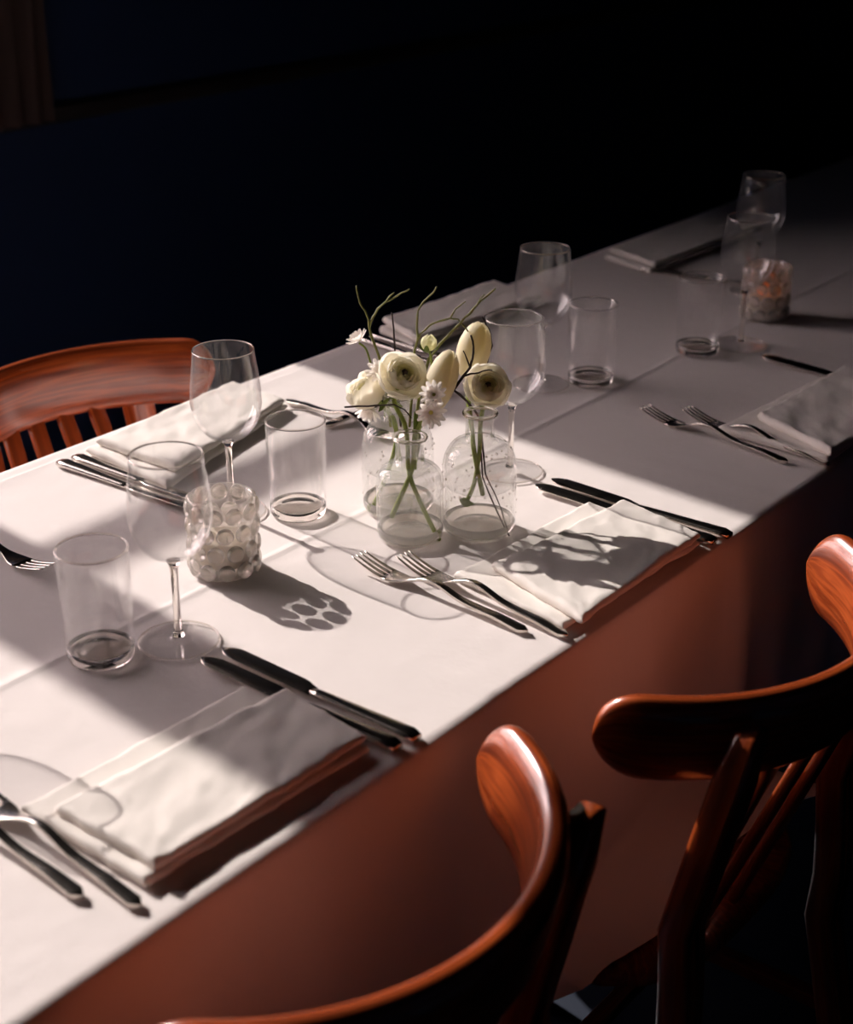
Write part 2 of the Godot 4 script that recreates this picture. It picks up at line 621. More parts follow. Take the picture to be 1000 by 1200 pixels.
func leaf(c: Array, y0: float, thick: float, seed_: int) -> Build:
	var n := FastNoiseLite.new()
	n.seed = seed_
	n.frequency = 1.0
	var lu: float = c[0].distance_to(c[1])
	var lv: float = c[1].distance_to(c[2])
	var nu := 40
	var nv := 26
	var rows := []
	for i in nu + 1:
		var u := 0.5 - 0.5 * cos(PI * i / nu)
		var ring := PackedVector3Array()
		for j in 2 * nv + 2:
			var topside := j <= nv
			var vi := j if topside else 2 * nv + 1 - j
			var v := 0.5 - 0.5 * cos(PI * vi / nv)
			var a: Vector3 = c[0].lerp(c[1], u)
			var d: Vector3 = c[3].lerp(c[2], u)
			var p := a.lerp(d, v)
			# edges are not ruler straight
			var e := 0.0022 * n.get_noise_2d(u * 5, v * 5)
			p.x += e
			p.z += 0.003 * n.get_noise_2d(u * 5 + 30, v * 4)
			var rr := thick * 0.55
			var du := minf(u, 1 - u) * lu
			var dv := minf(v, 1 - v) * lv
			var pu := sqrt(maxf(0.0, 1 - pow(1 - minf(du / rr, 1), 2)))
			var pv := sqrt(maxf(0.0, 1 - pow(1 - minf(dv / rr, 1), 2)))
			var full := thick * (1.0 + 0.30 * exp(-u * lu / 0.018) - 0.12 * (1 - exp(-u * lu / 0.05)))
			var half := full * 0.5 * pu * pv
			var wave := thick * 0.22 * n.get_noise_2d(u * 6 + 9, v * 3) + thick * 0.07 * n.get_noise_2d(u * 17, v * 9 + 5)
			p.y = y0 + full * 0.5 + half + wave * pu * pv if topside else y0 + full * 0.5 - half
			ring.append(p)
		rows.append(ring)
	var b := Build.new()
	b.grid(rows)
	return b


# tip and end of the handle, local: tip at the origin, handle towards +z
func laid(o: Node3D, tip: Vector3, end: Vector3, y: float, length: float, size := 1.0) -> void:
	var d := Vector3(end.x - tip.x, 0, end.z - tip.z).normalized()
	o.basis = Basis(Vector3.UP.cross(d), Vector3.UP, d).scaled(Vector3.ONE * size)
	o.position = Vector3(end.x, y, end.z) - d * length * size


const FORK_LONG := 0.229
const KNIFE_LONG := 0.238


func fork_y(s: float) -> float:
	# tips up, belly down, neck up, end down
	var y := 0.0
	y += 0.011 * pow(maxf(0.0, 1 - s / 0.055), 1.6)
	y += 0.0125 * exp(-pow((s - 0.105) / 0.032, 2))
	y += 0.003 * clampf((s - 0.1) / 0.06, 0, 1) * (1.0 - clampf((s - 0.19) / 0.03, 0, 1))
	return y + 0.0012


func fork(label: String) -> Node3D:
	var t := thing("fork", label, "fork", Vector3.ZERO, 0, "steel forks")
	var b := Build.new()
	var rings := []
	for i in 25:
		var s := 0.043 + (FORK_LONG - 0.043) * i / 24.0
		var w: float
		if s < 0.085:
			w = lerpf(0.0122, 0.0036, smoothstep(0.050, 0.084, s))
		else:
			w = lerpf(0.0032, 0.0064, pow((s - 0.085) / (FORK_LONG - 0.085), 1.4))
		if s > FORK_LONG - 0.008:
			w *= sqrt(maxf(0.05, 1 - pow((s - FORK_LONG + 0.008) / 0.008, 2)))
		var th := lerpf(0.0011, 0.0020, smoothstep(0.06, 0.1, s))
		var dip := 0.0
		rings.append(b.ring(Vector3(0, fork_y(s) + th + dip, s), Vector3.RIGHT, Vector3.UP, w, th, 0.0009))
	b.loft(rings)
	part(b, "handle", M.steel, t)
	for k in 4:
		var xk := (k - 1.5) * 0.0066
		b = Build.new()
		rings = []
		for i in 9:
			var s := 0.045 * i / 8.0
			var w := lerpf(0.0010, 0.0022, s / 0.045)
			rings.append(b.ring(Vector3(xk * lerpf(0.94, 1.0, s / 0.045), fork_y(s) + 0.0011, s), Vector3.RIGHT, Vector3.UP, w, lerpf(0.0007, 0.0011, s / 0.045), 0.0006))
		b.loft(rings)
		part(b, "tine", M.steel, t)
	return t


func knife(label: String) -> Node3D:
	var t := thing("knife", label, "knife", Vector3.ZERO, 0, "steel knives")
	var b := Build.new()
	var rings := []
	for i in 19:
		var s := 0.118 * i / 18.0
		var k := s / 0.118
		var back := 0.0078 * sqrt(minf(1.0, k / 0.10 + 0.02))
		var edge := 0.0092 * sqrt(minf(1.0, k / 0.16 + 0.02)) * lerpf(1.0, 0.55, smoothstep(0.85, 1.0, k))
		var c := Vector3((edge - back) / 2, 0.0062 - 0.002 * k, s)
		var lean := Vector3(1, 0.12, 0).normalized()
		rings.append(b.ring(c, lean, Vector3(-0.12, 1, 0).normalized(), (back + edge) / 2, 0.0009, 0.0006))
	b.loft(rings)
	part(b, "blade", M.steel, t)
	b = Build.new()
	rings = []
	for i in 15:
		var s := 0.116 + (KNIFE_LONG - 0.116) * i / 14.0
		var k := i / 14.0
		var w := lerpf(0.0050, 0.0086, k)
		var th := lerpf(0.0030, 0.0040, k)
		if k > 0.93:
			w *= 0.75
			th *= 0.8
		rings.append(b.ring(Vector3(0, th + 0.0004, s), Vector3.RIGHT, Vector3.UP, w, th, 0.0032))
	b.loft(rings)
	part(b, "handle", M.steel, t)
	return t


func wine_glass(label: String) -> Node3D:
	var t := thing("wine_glass", label, "wine glass", Vector3.ZERO, 0, "empty wine glasses")
	var outer := [[0.0, 0.0885], [0.006, 0.0890], [0.014, 0.0915], [0.0225, 0.0965], [0.0295, 0.1035], [0.0350, 0.1125], [0.0385, 0.1225], [0.0402, 0.1330], [0.0403, 0.1430], [0.0394, 0.1550], [0.0379, 0.1680], [0.0361, 0.1810], [0.0345, 0.1950]]
	var prof := outer.map(func(p): return Vector2(p[0], p[1]))
	prof.append(Vector2(0.0341, 0.1958))
	prof.append(Vector2(0.0336, 0.1955))
	for i in range(outer.size() - 1, -1, -1):
		var k := 0.0010 + 0.0018 * clampf(1 - i / 4.0, 0, 1)
		prof.append(Vector2(maxf(0.0, outer[i][0] - 0.0010), outer[i][1] + (k if i < 6 else 0.0)))
	var b := Build.new()
	b.lathe(smooth_profile(prof), 64)
	part(b, "bowl", M.thin_glass, t)
	b = Build.new()
	b.lathe(hoop(0.0343, 0.1958, 0.0009), 64)
	part(b, "rim", M.solid_glass, t)
	b = Build.new()
	b.lathe(smooth_profile([Vector2(0, 0.0065), Vector2(0.0062, 0.0068), Vector2(0.0050, 0.0100), Vector2(0.0041, 0.0160), Vector2(0.0036, 0.030), Vector2(0.0034, 0.055), Vector2(0.0037, 0.074), Vector2(0.0046, 0.083), Vector2(0.0068, 0.0878), Vector2(0, 0.0884)]), 28)
	part(b, "stem", M.solid_glass, t)
	b = Build.new()
	b.lathe(smooth_profile([Vector2(0, 0.0005), Vector2(0.030, 0.0003), Vector2(0.0385, 0.0004), Vector2(0.0397, 0.0013), Vector2(0.0388, 0.0022), Vector2(0.028, 0.0027), Vector2(0.016, 0.0037), Vector2(0.0085, 0.0053), Vector2(0.0062, 0.0064), Vector2(0, 0.0064)]), 64)
	var ft := part(b, "foot", M.thin_glass, t)
	b = Build.new()
	b.lathe(hoop(0.0392, 0.0014, 0.0010), 64)
	part(b, "edge", M.solid_glass, ft)
	return t


func smooth_profile(p: Array) -> Array:
	# Catmull-Rom through the points, three steps each
	var out := []
	for i in p.size() - 1:
		var a: Vector2 = p[maxi(i - 1, 0)]
		var b: Vector2 = p[i]
		var c: Vector2 = p[i + 1]
		var d: Vector2 = p[mini(i + 2, p.size() - 1)]
		for k in 3:
			var t := k / 3.0
			var q := b.cubic_interpolate(c, a, d, t)
			out.append(Vector2(maxf(q.x, 0.0), q.y))
	out.append(p[-1])
	return out


func hoop(r: float, y: float, thick: float) -> Array:
	var out := []
	for i in 13:
		var a := TAU * i / 12.0
		out.append(Vector2(r + thick * cos(a), y + thick * sin(a)))
	return out


func tumbler(label: String) -> Node3D:
	var t := thing("tumbler", label, "tumbler", Vector3.ZERO, 0, "straight water tumblers")
	var b := Build.new()
	var prof := [Vector2(0.0320, 0.0015), Vector2(0.0326, 0.004), Vector2(0.0331, 0.03), Vector2(0.0338, 0.07), Vector2(0.0343, 0.1120), Vector2(0.0341, 0.1135), Vector2(0.0334, 0.1138), Vector2(0.0328, 0.1128), Vector2(0.0323, 0.07), Vector2(0.0316, 0.03), Vector2(0.0308, 0.0165), Vector2(0.0290, 0.0128)]
	b.lathe(prof, 64)
	part(b, "wall", M.thin_glass, t)
	b = Build.new()
	b.lathe(hoop(0.0336, 0.1138, 0.0011), 64)
	part(b, "rim", M.solid_glass, t)
	b = Build.new()
	b.lathe([Vector2(0, 0.0018), Vector2(0.022, 0.0012), Vector2(0.029, 0.0003), Vector2(0.0308, 0.0006), Vector2(0.0316, 0.0022), Vector2(0.0322, 0.0070), Vector2(0.0321, 0.0115), Vector2(0.0305, 0.0124), Vector2(0.027, 0.0112), Vector2(0.015, 0.0102), Vector2(0, 0.0098)], 64)
	part(b, "base", M.solid_glass, t)
	return t


func votive(label: String, lit: bool) -> Node3D:
	var t := thing("candle_holder", label, "candle holder", Vector3.ZERO, 0, "dimpled candle holders")
	var b := Build.new()
	b.lathe([Vector2(0.031, 0.0004), Vector2(0.0350, 0.003), Vector2(0.0356, 0.020), Vector2(0.0352, 0.042), Vector2(0.0358, 0.064), Vector2(0.0356, 0.0846), Vector2(0.0344, 0.0868), Vector2(0.0330, 0.0872), Vector2(0.0316, 0.0862), Vector2(0.0308, 0.080), Vector2(0.0302, 0.040), Vector2(0.0298, 0.012)], 64)
	part(b, "wall", M.votive_glass, t)
	b = Build.new()
	b.lathe([Vector2(0, 0.0006), Vector2(0.031, 0.0006), Vector2(0.0335, 0.0030), Vector2(0.0338, 0.0085), Vector2(0.0310, 0.0105), Vector2(0, 0.0100)], 48)
	part(b, "base", M.milky_glass, t)
	# round lenses in staggered rows all over the outside
	b = Build.new()
	var rows := []
	for q in [[0.0, -0.30], [0.75, -0.28], [0.97, -0.10], [1.0, 0.05], [0.90, 0.22], [0.62, 0.36], [0.30, 0.42], [0.0, 0.43]]:
		var ring := PackedVector3Array()
		for j in 16:
			ring.append(Vector3(q[1], q[0] * cos(TAU * j / 16), q[0] * sin(TAU * j / 16)) * 0.0096)
		rows.append(ring)
	b.grid(rows)
	var me := b.mesh()
	for k in 4:
		for j in 11:
			var a := TAU * (j + 0.5 * (k % 2)) / 11.0
			var o := part(me, "dimple", M.milky_glass, t)
			o.position = Vector3(0.0358 * cos(a), 0.0118 + 0.0212 * k, 0.0358 * sin(a))
			o.rotation.y = -a
	var c := thing("candle", "lit candle glowing orange in the glass holder far along table" if lit else "pale wax candle inside the sunlit dimpled glass holder", "candle", Vector3.ZERO)
	b = Build.new()
	b.lathe([Vector2(0, 0), Vector2(0.0262, 0), Vector2(0.0268, 0.001), Vector2(0.0268, 0.0270), Vector2(0.0258, 0.0280), Vector2(0, 0.0268)], 32)
	part(b, "wax", M.wax, c)
	b = Build.new()
	b.tube([Vector3(0, 0.026, 0), Vector3(0.0005, 0.0315, 0), Vector3(0.001, 0.035, 0)], [0.0007], 6)
	part(b, "wick", M.wick, c)
	if lit:
		b = Build.new()
		b.lathe([Vector2(0, 0.033), Vector2(0.0030, 0.036), Vector2(0.0044, 0.041), Vector2(0.0036, 0.048), Vector2(0.0016, 0.055), Vector2(0, 0.059)], 16)
		part(b, "flame", M.candle_flame, c)
		var l := OmniLight3D.new()
		l.name = "candle_light"
		l.light_color = Color(1.0, 0.5, 0.16)
		l.light_energy = 0.0001
		l.light_size = 0.004
		l.omni_range = 12.0
		l.omni_attenuation = 2.0
		l.shadow_enabled = true
		l.position = Vector3(0, 0.043, 0)
		c.add_child(l)
	t.set_meta("candle", c)
	return t


# ---------------------------------------------------------------- vases, flowers, twigs
func vase(label: String, where: Vector3, body: float, shoulder: float, neck_y: float, neck: float, top: float, level: float, dots: float, thick := true) -> void:
	var t := thing("bottle_vase", label, "vase", where, 0, "glass bottle vases in the sun")
	var outer := [Vector2(0.0, 0.0030), Vector2(body * 0.45, 0.0016), Vector2(body * 0.80, 0.0002), Vector2(body * 0.92, 0.0008), Vector2(body * 0.99, 0.0060), Vector2(body, 0.014)]
	var n := 30
	for i in n:
		outer.append(Vector2(body, lerpf(0.016, shoulder - 0.004, i / (n - 1.0))))
	for i in 19:                              # dome of the shoulder
		var a := PI / 2 * i / 18.0
		outer.append(Vector2(lerpf(neck, body, pow(cos(a), 0.85)), shoulder + (neck_y - shoulder) * sin(a)))
	outer.append(Vector2(neck, lerpf(neck_y, top, 0.4)))
	outer.append(Vector2(neck, top - 0.009))
	for p in [[0.0012, -0.0068], [0.0034, -0.0050], [0.0038, -0.0025], [0.0030, -0.0006], [0.0012, 0.0]]:
		outer.append(Vector2(neck + p[0], top + p[1]))
	outer.append_array([Vector2(neck - 0.0012, top - 0.0008), Vector2(neck - 0.0024, top - 0.004), Vector2(neck - 0.0024, neck_y)])
	if thick:
		for i in range(16, -1, -1):
			var a := PI / 2 * i / 18.0
			outer.append(Vector2(lerpf(neck, body, pow(cos(a), 0.85)) - 0.0026, shoulder + (neck_y - shoulder) * sin(a) - 0.001))
		outer.append(Vector2(body - 0.0030, 0.018))
	var b := Build.new()
	b.lathe(outer, 72)
	part(b, "glass", M.vase_glass, t)
	b = Build.new()                            # the thick foot
	var r0 := body - 0.0006
	b.lathe([Vector2(0, 0.0045), Vector2(body * 0.35, 0.0036), Vector2(body * 0.72, 0.0010), Vector2(body * 0.86, 0.0010), Vector2(r0 * 0.975, 0.0052), Vector2(r0, 0.0120), Vector2(r0 - 0.002, 0.0155), Vector2(r0 - 0.005, 0.0120), Vector2(body * 0.72, 0.0082), Vector2(body * 0.35, 0.0098), Vector2(0, 0.0112)], 64)
	part(b, "foot", M.foot_glass, t)
	b = Build.new()
	b.lathe(hoop(neck + 0.0018, top - 0.0026, 0.0022), 48)
	part(b, "lip", M.solid_glass, t)
	b = Build.new()
	b.lathe([Vector2(0, level), Vector2(body - 0.009, level), Vector2(body - 0.0055, level + 0.0004), Vector2(body - 0.0034, level + 0.0018)], 64)
	var wt := part(b, "water", M.water, t)
	wt.set_meta("label", "clear water")
	if dots > 0:
		b = Build.new()
		var r := RandomNumberGenerator.new()
		r.seed = hash(label)
		for i in 70:
			var a := r.randf() * TAU
			var y := r.randf_range(0.020, neck_y - 0.006)
			var rad := body
			var tilt := 0.0
			if y > shoulder:
				tilt = asin(clampf((y - shoulder) / (neck_y - shoulder), 0, 1))
				rad = lerpf(neck, body, pow(cos(tilt), 0.85))
			var nn := Vector3(cos(a) * cos(tilt), sin(tilt), sin(a) * cos(tilt)).normalized()
			var size := r.randf_range(0.0009, 0.0018)
			var side := nn.cross(Vector3.UP).normalized()
			var other := nn.cross(side)
			var c := Vector3(cos(a) * rad, y, sin(a) * rad) + nn * size * 0.15
			var rows := []
			for q in [[0.0, -0.5], [0.7, -0.4], [1.0, 0.0], [0.7, 0.5], [0.0, 0.7]]:
				var ring := PackedVector3Array()
				for j in 8:
					ring.append(c + (side * cos(TAU * j / 8) + other * sin(TAU * j / 8)) * size * q[0] + nn * size * q[1])
				rows.append(ring)
			b.grid(rows)
		var dt := part(b, "beads", M.solid_glass, t)
		dt.set_meta("kind", "stuff")
		dt.set_meta("label", "raised round glass beads")


func petal_mesh(r0: float, phi0: float, phi1: float, half: float, stretch: float, spiral: float, ruffle: float, narrow := 0.25) -> ArrayMesh:
	# a patch of a stretched sphere about +y, centred on +x
	var rows := []
	for i in 9:
		var v := i / 8.0
		var row := PackedVector3Array()
		for j in 9:
			var u := -1.0 + 2.0 * j / 8.0
			var phi := lerpf(phi0, phi1 * (1.0 - narrow * u * u), v)
			var wide := half * (1.0 - 0.15 * v)
			var a := u * wide
			var r := r0 * (1.0 + spiral * u + ruffle * v * v * (1 + 0.6 * sin(5 * u + r0 * 90)))
			row.append(Vector3(r * sin(phi) * cos(a), -r * stretch * cos(phi), r * sin(phi) * sin(a)))
		rows.append(row)
	var b := Build.new()
	b.grid(rows, false, false)
	return b.mesh()


func axis_basis(d: Vector3, roll := 0.0) -> Basis:
	var x := d.cross(Vector3.UP if absf(d.y) < 0.95 else Vector3.RIGHT).normalized()
	return Basis(x, d, x.cross(d)) * Basis(Vector3.UP, roll)


func stem_part(t: Node3D, points: Array, r: float) -> void:
	var b := Build.new()
	b.tube(curve(points), [r], 8)
	part(b, "stem", M.stem_green, t)


func curve(points: Array) -> Array:
	var out := []
	for i in points.size() - 1:
		var a: Vector3 = points[maxi(i - 1, 0)]
		var d: Vector3 = points[mini(i + 2, points.size() - 1)]
		for k in 4:
			out.append(points[i].cubic_interpolate(points[i + 1], a, d, k / 4.0))
	out.append(points[-1])
	return out


func ranunculus(label: String, c: Vector3, axis: Vector3, radius: float, open: float, stem: Array) -> void:
	var t := thing("ranunculus", label, "flower", Vector3.ZERO, 0, "cut flowers in the vases")
	var bas := axis_basis(axis, rng.randf() * TAU)
	var shells := 8
	for s in shells:
		var k := float(s) / (shells - 1)
		var r: float = radius * lerpf(lerpf(1.0, 0.20, k), [1.0, 0.93, 0.66, 0.56, 0.46, 0.36, 0.26, 0.16][s], open)
		var phi: float = PI * lerpf(lerpf(0.80, 0.86, k), [0.53, 0.56, 0.64, 0.67, 0.69, 0.71, 0.73, 0.76][s], open)
		var me := petal_mesh(r, PI * 0.10, phi, 0.80, 0.86, 0.035, 0.03 * (1 - k))
		for q in 5:
			var o := part(me, "petal", M.petal_cream if k < 0.62 else M.petal_green_cream, t)
			o.basis = bas * Basis(Vector3.UP, TAU * q / 5.0 + s * 0.9 + rng.randf_range(-0.1, 0.1)) * Basis(Vector3.BACK, rng.randf_range(-0.05, 0.05) - 0.10 * open * (1 - k))
			o.position = c - axis * radius * (0.05 * (1 - k))
	var b := Build.new()
	b.lathe([Vector2(0, -0.2), Vector2(0.10, -0.1), Vector2(0.13, 0.05), Vector2(0.08, 0.16), Vector2(0, 0.2)], 12)
	var o := part(b, "heart", M.flower_heart, t)
	o.basis = bas.scaled(Vector3.ONE * radius)
	o.position = c + axis * radius * 0.0
	stem_part(t, stem, 0.0026)


func tulip(label: String, a: Vector3, tip: Vector3, width: float, stem: Array) -> void:
	var t := thing("tulip", label, "flower", Vector3.ZERO, 0, "cut flowers in the vases")
	var axis := (tip - a).normalized()
	var long := a.distance_to(tip)
	var bas := axis_basis(axis, 0.6)
	for s in 2:
		var me := petal_mesh(width / 2 * (1.0 - 0.08 * s), PI * 0.03, PI * 0.975, 1.15, long / width * (1.0 - 0.02 * s), 0.03, 0.0, 0.05)
		for q in 3:
			var o := part(me, "petal", M.bud_cream, t)
			o.basis = bas * Basis(Vector3.UP, TAU * (q + 0.5 * s) / 3.0)
			o.position = (a + tip) / 2
	stem_part(t, stem, 0.0028)


func daisy(label: String, c: Vector3, axis: Vector3, radius: float, cup: float, stem: Array) -> void:
	var t := thing("daisy", label, "flower", Vector3.ZERO, 0, "cut flowers in the vases")
	var bas := axis_basis(axis, rng.randf() * TAU)
	var rows := []
	for i in 7:
		var v := i / 6.0
		var row := PackedVector3Array()
		for j in 5:
			var u := -1.0 + j * 0.5
			var w := 0.19 * pow(sin(PI * clampf(0.12 + 0.80 * v, 0, 1)), 0.7)
			row.append(Vector3(0.08 + 0.92 * v, 0.06 * u * u + 0.25 * v * v * cup, w * u))
		rows.append(row)
	var b := Build.new()
	b.grid(rows, false, false)
	var me := b.mesh()
	for layer in 2:
		for q in 11:
			var o := part(me, "petal", M.petal_white, t)
			var s := radius * (1.0 - 0.22 * layer)
			o.basis = (bas * Basis(Vector3.UP, TAU * (q + 0.5 * layer) / 11.0 + rng.randf_range(-0.06, 0.06)) * Basis(Vector3.BACK, cup * (0.35 + 0.45 * layer) + rng.randf_range(-0.08, 0.08))).scaled_local(Vector3.ONE * s)
			o.position = c
	b = Build.new()
	b.lathe([Vector2(0, -0.05), Vector2(0.14, -0.02), Vector2(0.17, 0.05), Vector2(0.10, 0.12), Vector2(0, 0.14)], 12)
	var e := part(b, "eye", M.flower_eye, t)
	e.basis = bas.scaled(Vector3.ONE * radius)
	e.position = c
	if stem:
		stem_part(t, stem, 0.0012)


func knobby(points: Array) -> Array:
	var out := []
	for i in points.size() - 1:
		out.append(points[i])
		var q: Vector3 = points[i].lerp(points[i + 1], 0.5)
		out.append(q + Vector3(rng.randf_range(-1, 1), rng.randf_range(-1, 1), rng.randf_range(-1, 1)) * 0.0006)
	out.append(points[-1])
	return out


func twig(label: String, m: Material, depth: float, branches: Array) -> void:
	var t := thing("twig", label, "twig", Vector3.ZERO, 0, "thin twigs in the vases")
	for br in branches:                       # radius, then pixels with an optional change of depth
		var pts := []
		var radii := []
		var n: int = br.size() - 1
		for i in n:
			var p = br[i + 1]
			pts.append(dp(p[0], p[1], depth + (p[2] if p.size() > 2 else 0.0)))
		var c := knobby(pts)
		for i in c.size():
			radii.append(br[0] * lerpf(1.0, 0.55, i / float(c.size() - 1)) * (1.0 + 0.25 * absf(sin(i * 1.9))))
		var b := Build.new()
		b.tube(c, radii, 6)
		part(b, "branch", m, t)


# ---------------------------------------------------------------- all of it
func _ready() -> void:
	var p := deg_to_rad(PITCH)
	var az := deg_to_rad(AZIMUTH)
	fw = Vector3(cos(az) * cos(p), -sin(p), -sin(az) * cos(p))
	rt = Vector3(sin(az), 0, cos(az))
	up = rt.cross(fw)
	noise.seed = 5
	noise.frequency = 0.03
	rng.seed = 77

	# camera
	var cam := Camera3D.new()
	cam.name = "camera"
	add_child(cam)
	cam.transform = Transform3D(Basis(rt, up, -fw), EYE)
	var lens := CameraAttributesPhysical.new()
	lens.frustum_focal_length = 12.0 * FOCAL / 600.0
	lens.frustum_focus_distance = 1.74
	lens.exposure_aperture = 3.2
	lens.exposure_sensitivity = 100.0
	cam.attributes = lens
	cam.fov = rad_to_deg(2.0 * atan(600.0 / FOCAL))
	cam.near = 0.05
	cam.far = 60.0
	cam.current = true

	# sky, exposure, sun
	var sky_mat := ProceduralSkyMaterial.new()
	sky_mat.sky_top_color = Color(0.90, 0.82, 0.83)
	sky_mat.sky_horizon_color = Color(1.0, 0.90, 0.89)
	sky_mat.ground_horizon_color = Color(0.62, 0.55, 0.49)
	sky_mat.ground_bottom_color = Color(0.45, 0.40, 0.36)
	sky_mat.sun_angle_max = 1.0
	var sky := Sky.new()
	sky.sky_material = sky_mat
	var env := Environment.new()
	env.background_mode = Environment.BG_SKY
	env.sky = sky
	env.background_energy_multiplier = 9.5
	env.tonemap_mode = Environment.TONE_MAPPER_LINEAR
	env.tonemap_exposure = 1.0
	env.sdfgi_enabled = true
	env.ssao_enabled = true
	env.ssil_enabled = true
	var we := WorldEnvironment.new()
	we.name = "environment"
	we.environment = env
	add_child(we)
	var sun := DirectionalLight3D.new()
	sun.name = "sun"
	sun.light_color = Color(1.0, 0.955, 0.93)
	sun.light_energy = 1.8
	sun.light_angular_distance = 0.53
	sun.shadow_enabled = true
	add_child(sun)
	sun.look_at_from_position(Vector3.ZERO, SUN_DIR, Vector3.UP)

	materials()
	room()
	table()
	chairs()
	place_ware()
	flowers()


func on_table(x: float, y: float, lift := 0.0006) -> Vector3:
	var q := tp(x, y)
	return Vector3(q.x, TABLE_Y + lift, q.z)


func place_ware() -> void:
	# napkins: each leaf by its corners, back left, back right, front right, front left
	for n in [
		["folded white napkin half in sun beside the tumbler and the dark knives", 21, [[[23, 944], [287, 801], [434, 873], [170, 1033], 0.0075], [[63, 944], [333, 802], [432, 858], [182, 1012], 0.0095]]],
		["folded white napkin dappled by the shadows of the flowers beside the vases", 31, [[[532, 672], [690, 585], [822, 632], [660, 733], 0.0080], [[576, 659], [731, 582], [822, 622], [682, 724], 0.0105]]],
		["folded white napkin in the shade by two dark forks at table edge", 41, [[[841, 500], [966, 438], [1062, 470], [972, 538], 0.0085], [[888, 484], [992, 424], [1085, 462], [974, 528], 0.0110]]],
		["thick folded white napkin in front of the sunlit wooden chair", 51, [[[100, 525], [264, 453], [338, 472], [196, 568], 0.0090], [[112, 514], [272, 444], [334, 464], [206, 546], 0.0110]]],
		["folded white napkin lying in the shade behind the flowers", 61, [[[444, 384], [580, 333], [640, 352], [484, 406], 0.0080], [[448, 372], [578, 326], [634, 344], [490, 396], 0.0100]]],
		["dim folded napkin far along the table beyond the unlit tumblers", 71, [[[708, 299], [840, 251], [895, 266], [762, 316], 0.0080], [[714, 290], [838, 244], [892, 259], [768, 308], 0.0090]]],
	]:
		napkin(n[0], n[2], n[1])

	# cutlery by tip and end of the handle
	var f0: Node3D = null
	for a in [
		["sunlit fork nearest the vases, beside the flower-shadowed napkin", [418, 652], [618, 741]],
		["sunlit fork touching the flower-shadowed napkin", [470, 652], [665, 746]],
		["dark fork in the shade, farther from its napkin", [752, 478], [923, 542]],
		["dark fork in the shade tucked against its napkin", [795, 477], [972, 545]],
		["fork with blurred handle in the sun, farther from the half sunlit napkin", [-92, 920], [97, 1052]],
		["fork with blurred handle in the sun, along the half sunlit napkin", [-30, 922], [165, 1063]],
		["fork in shade beyond the small tumbler with its prongs throwing streaks", [62, 669], [-95, 609]],
		["fork lying across another fork behind the tumbler beside the thick napkin", [434, 499], [336, 470]],
		["fork crossed by another fork behind the tumbler beside the thick napkin", [424, 481], [380, 500]],
	]:
		var o: Node3D
		if f0 == null:
			o = fork(a[0])
			f0 = o
		else:
			o = copy(f0, Vector3.ZERO, 0, a[0])
		laid(o, tp(a[1][0], a[1][1], TABLE_Y + 0.01), tp(a[2][0], a[2][1], TABLE_Y + 0.003), TABLE_Y + 0.0008, FORK_LONG, 1.015)
	var k0: Node3D = null
	for a in [
		["dark polished knife next to the sunlit strip, beside the half shaded napkin", [266, 763], [489, 863]],
		["dark polished knife partly tucked under the half shaded napkin", [239, 773], [467, 874]],
		["dark knife at the edge of the shade past the flower-shadowed napkin", [643, 561], [856, 626]],
		["dark knife partly under the flower-shadowed napkin", [632, 570], [838, 633]],
		["black-looking knife in the shade behind the unlit napkin", [905, 420], [1070, 462]],
		["silver knife in the sun beside the thick napkin, on its open side", [246, 602], [70, 540]],
		["silver knife in the sun touching the thick napkin", [262, 596], [88, 534]],
		["dim knife in the shade beside the napkin behind the flowers", [520, 427], [424, 396]],
		["dim knife in the shade against the napkin behind the flowers", [532, 421], [436, 391]],
		["dim knife by the far napkin beyond the unlit tumblers", [840, 326], [752, 314]],
	]:
		var o: Node3D
		if k0 == null:
			o = knife(a[0])
			k0 = o
		else:
			o = copy(k0, Vector3.ZERO, 0, a[0])
		laid(o, tp(a[1][0], a[1][1], TABLE_Y + 0.006), tp(a[2][0], a[2][1], TABLE_Y + 0.006), TABLE_Y + 0.0006, KNIFE_LONG, 1.025)

	# glasses
	var w0: Node3D = null
	for a in [
		["empty wine glass standing between the small tumbler and the dimpled glass holder", [210, 752]],
		["empty wine glass behind the dimpled holder, in front of the thick napkin", [272, 600]],
		["empty wine glass right behind the flower vases", [598, 553]],
		["empty wine glass in the shade behind the lone dim tumbler", [634, 451]],
		["dim wine glass beside the farther tumbler in the shade", [868, 405]],
		["dim wine glass beyond the glowing candle", [884, 342]],
		["wine glass whose rounded shadow falls by the half sunlit napkin", [-128, 818]],
	]:
		if w0 == null:
			w0 = wine_glass(a[0])
			w0.position = on_table(a[1][0], a[1][1])
		else:
			copy(w0, on_table(a[1][0], a[1][1]), 0, a[0])
	var t0: Node3D = null
	for a in [
		["straight tumbler standing in the shade strip beside a wine glass", [119, 769]],
		["straight tumbler standing half in sun in front of the vases and crossed forks", [350, 601]],
		["dim straight tumbler in the shade behind the flowers", [692, 447]],
		["very dim straight tumbler beyond the unlit forks", [817, 412]],
	]:
		if t0 == null:
			t0 = tumbler(a[0])
			t0.position = on_table(a[1][0], a[1][1])
		else:
			copy(t0, on_table(a[1][0], a[1][1]), 0, a[0])
	for a in [["dimpled clear glass candle holder throwing a long shadow in the sun", [264, 668], false], ["dim glass candle holder with a glowing candle far along the table", [895, 372], true]]:
		var o := votive(a[0], a[2])
		o.position = on_table(a[1][0], a[1][1])
		var c: Node3D = o.get_meta("candle")
		o.remove_meta("candle")
		c.position = o.position + Vector3(0, 0.0112, 0)


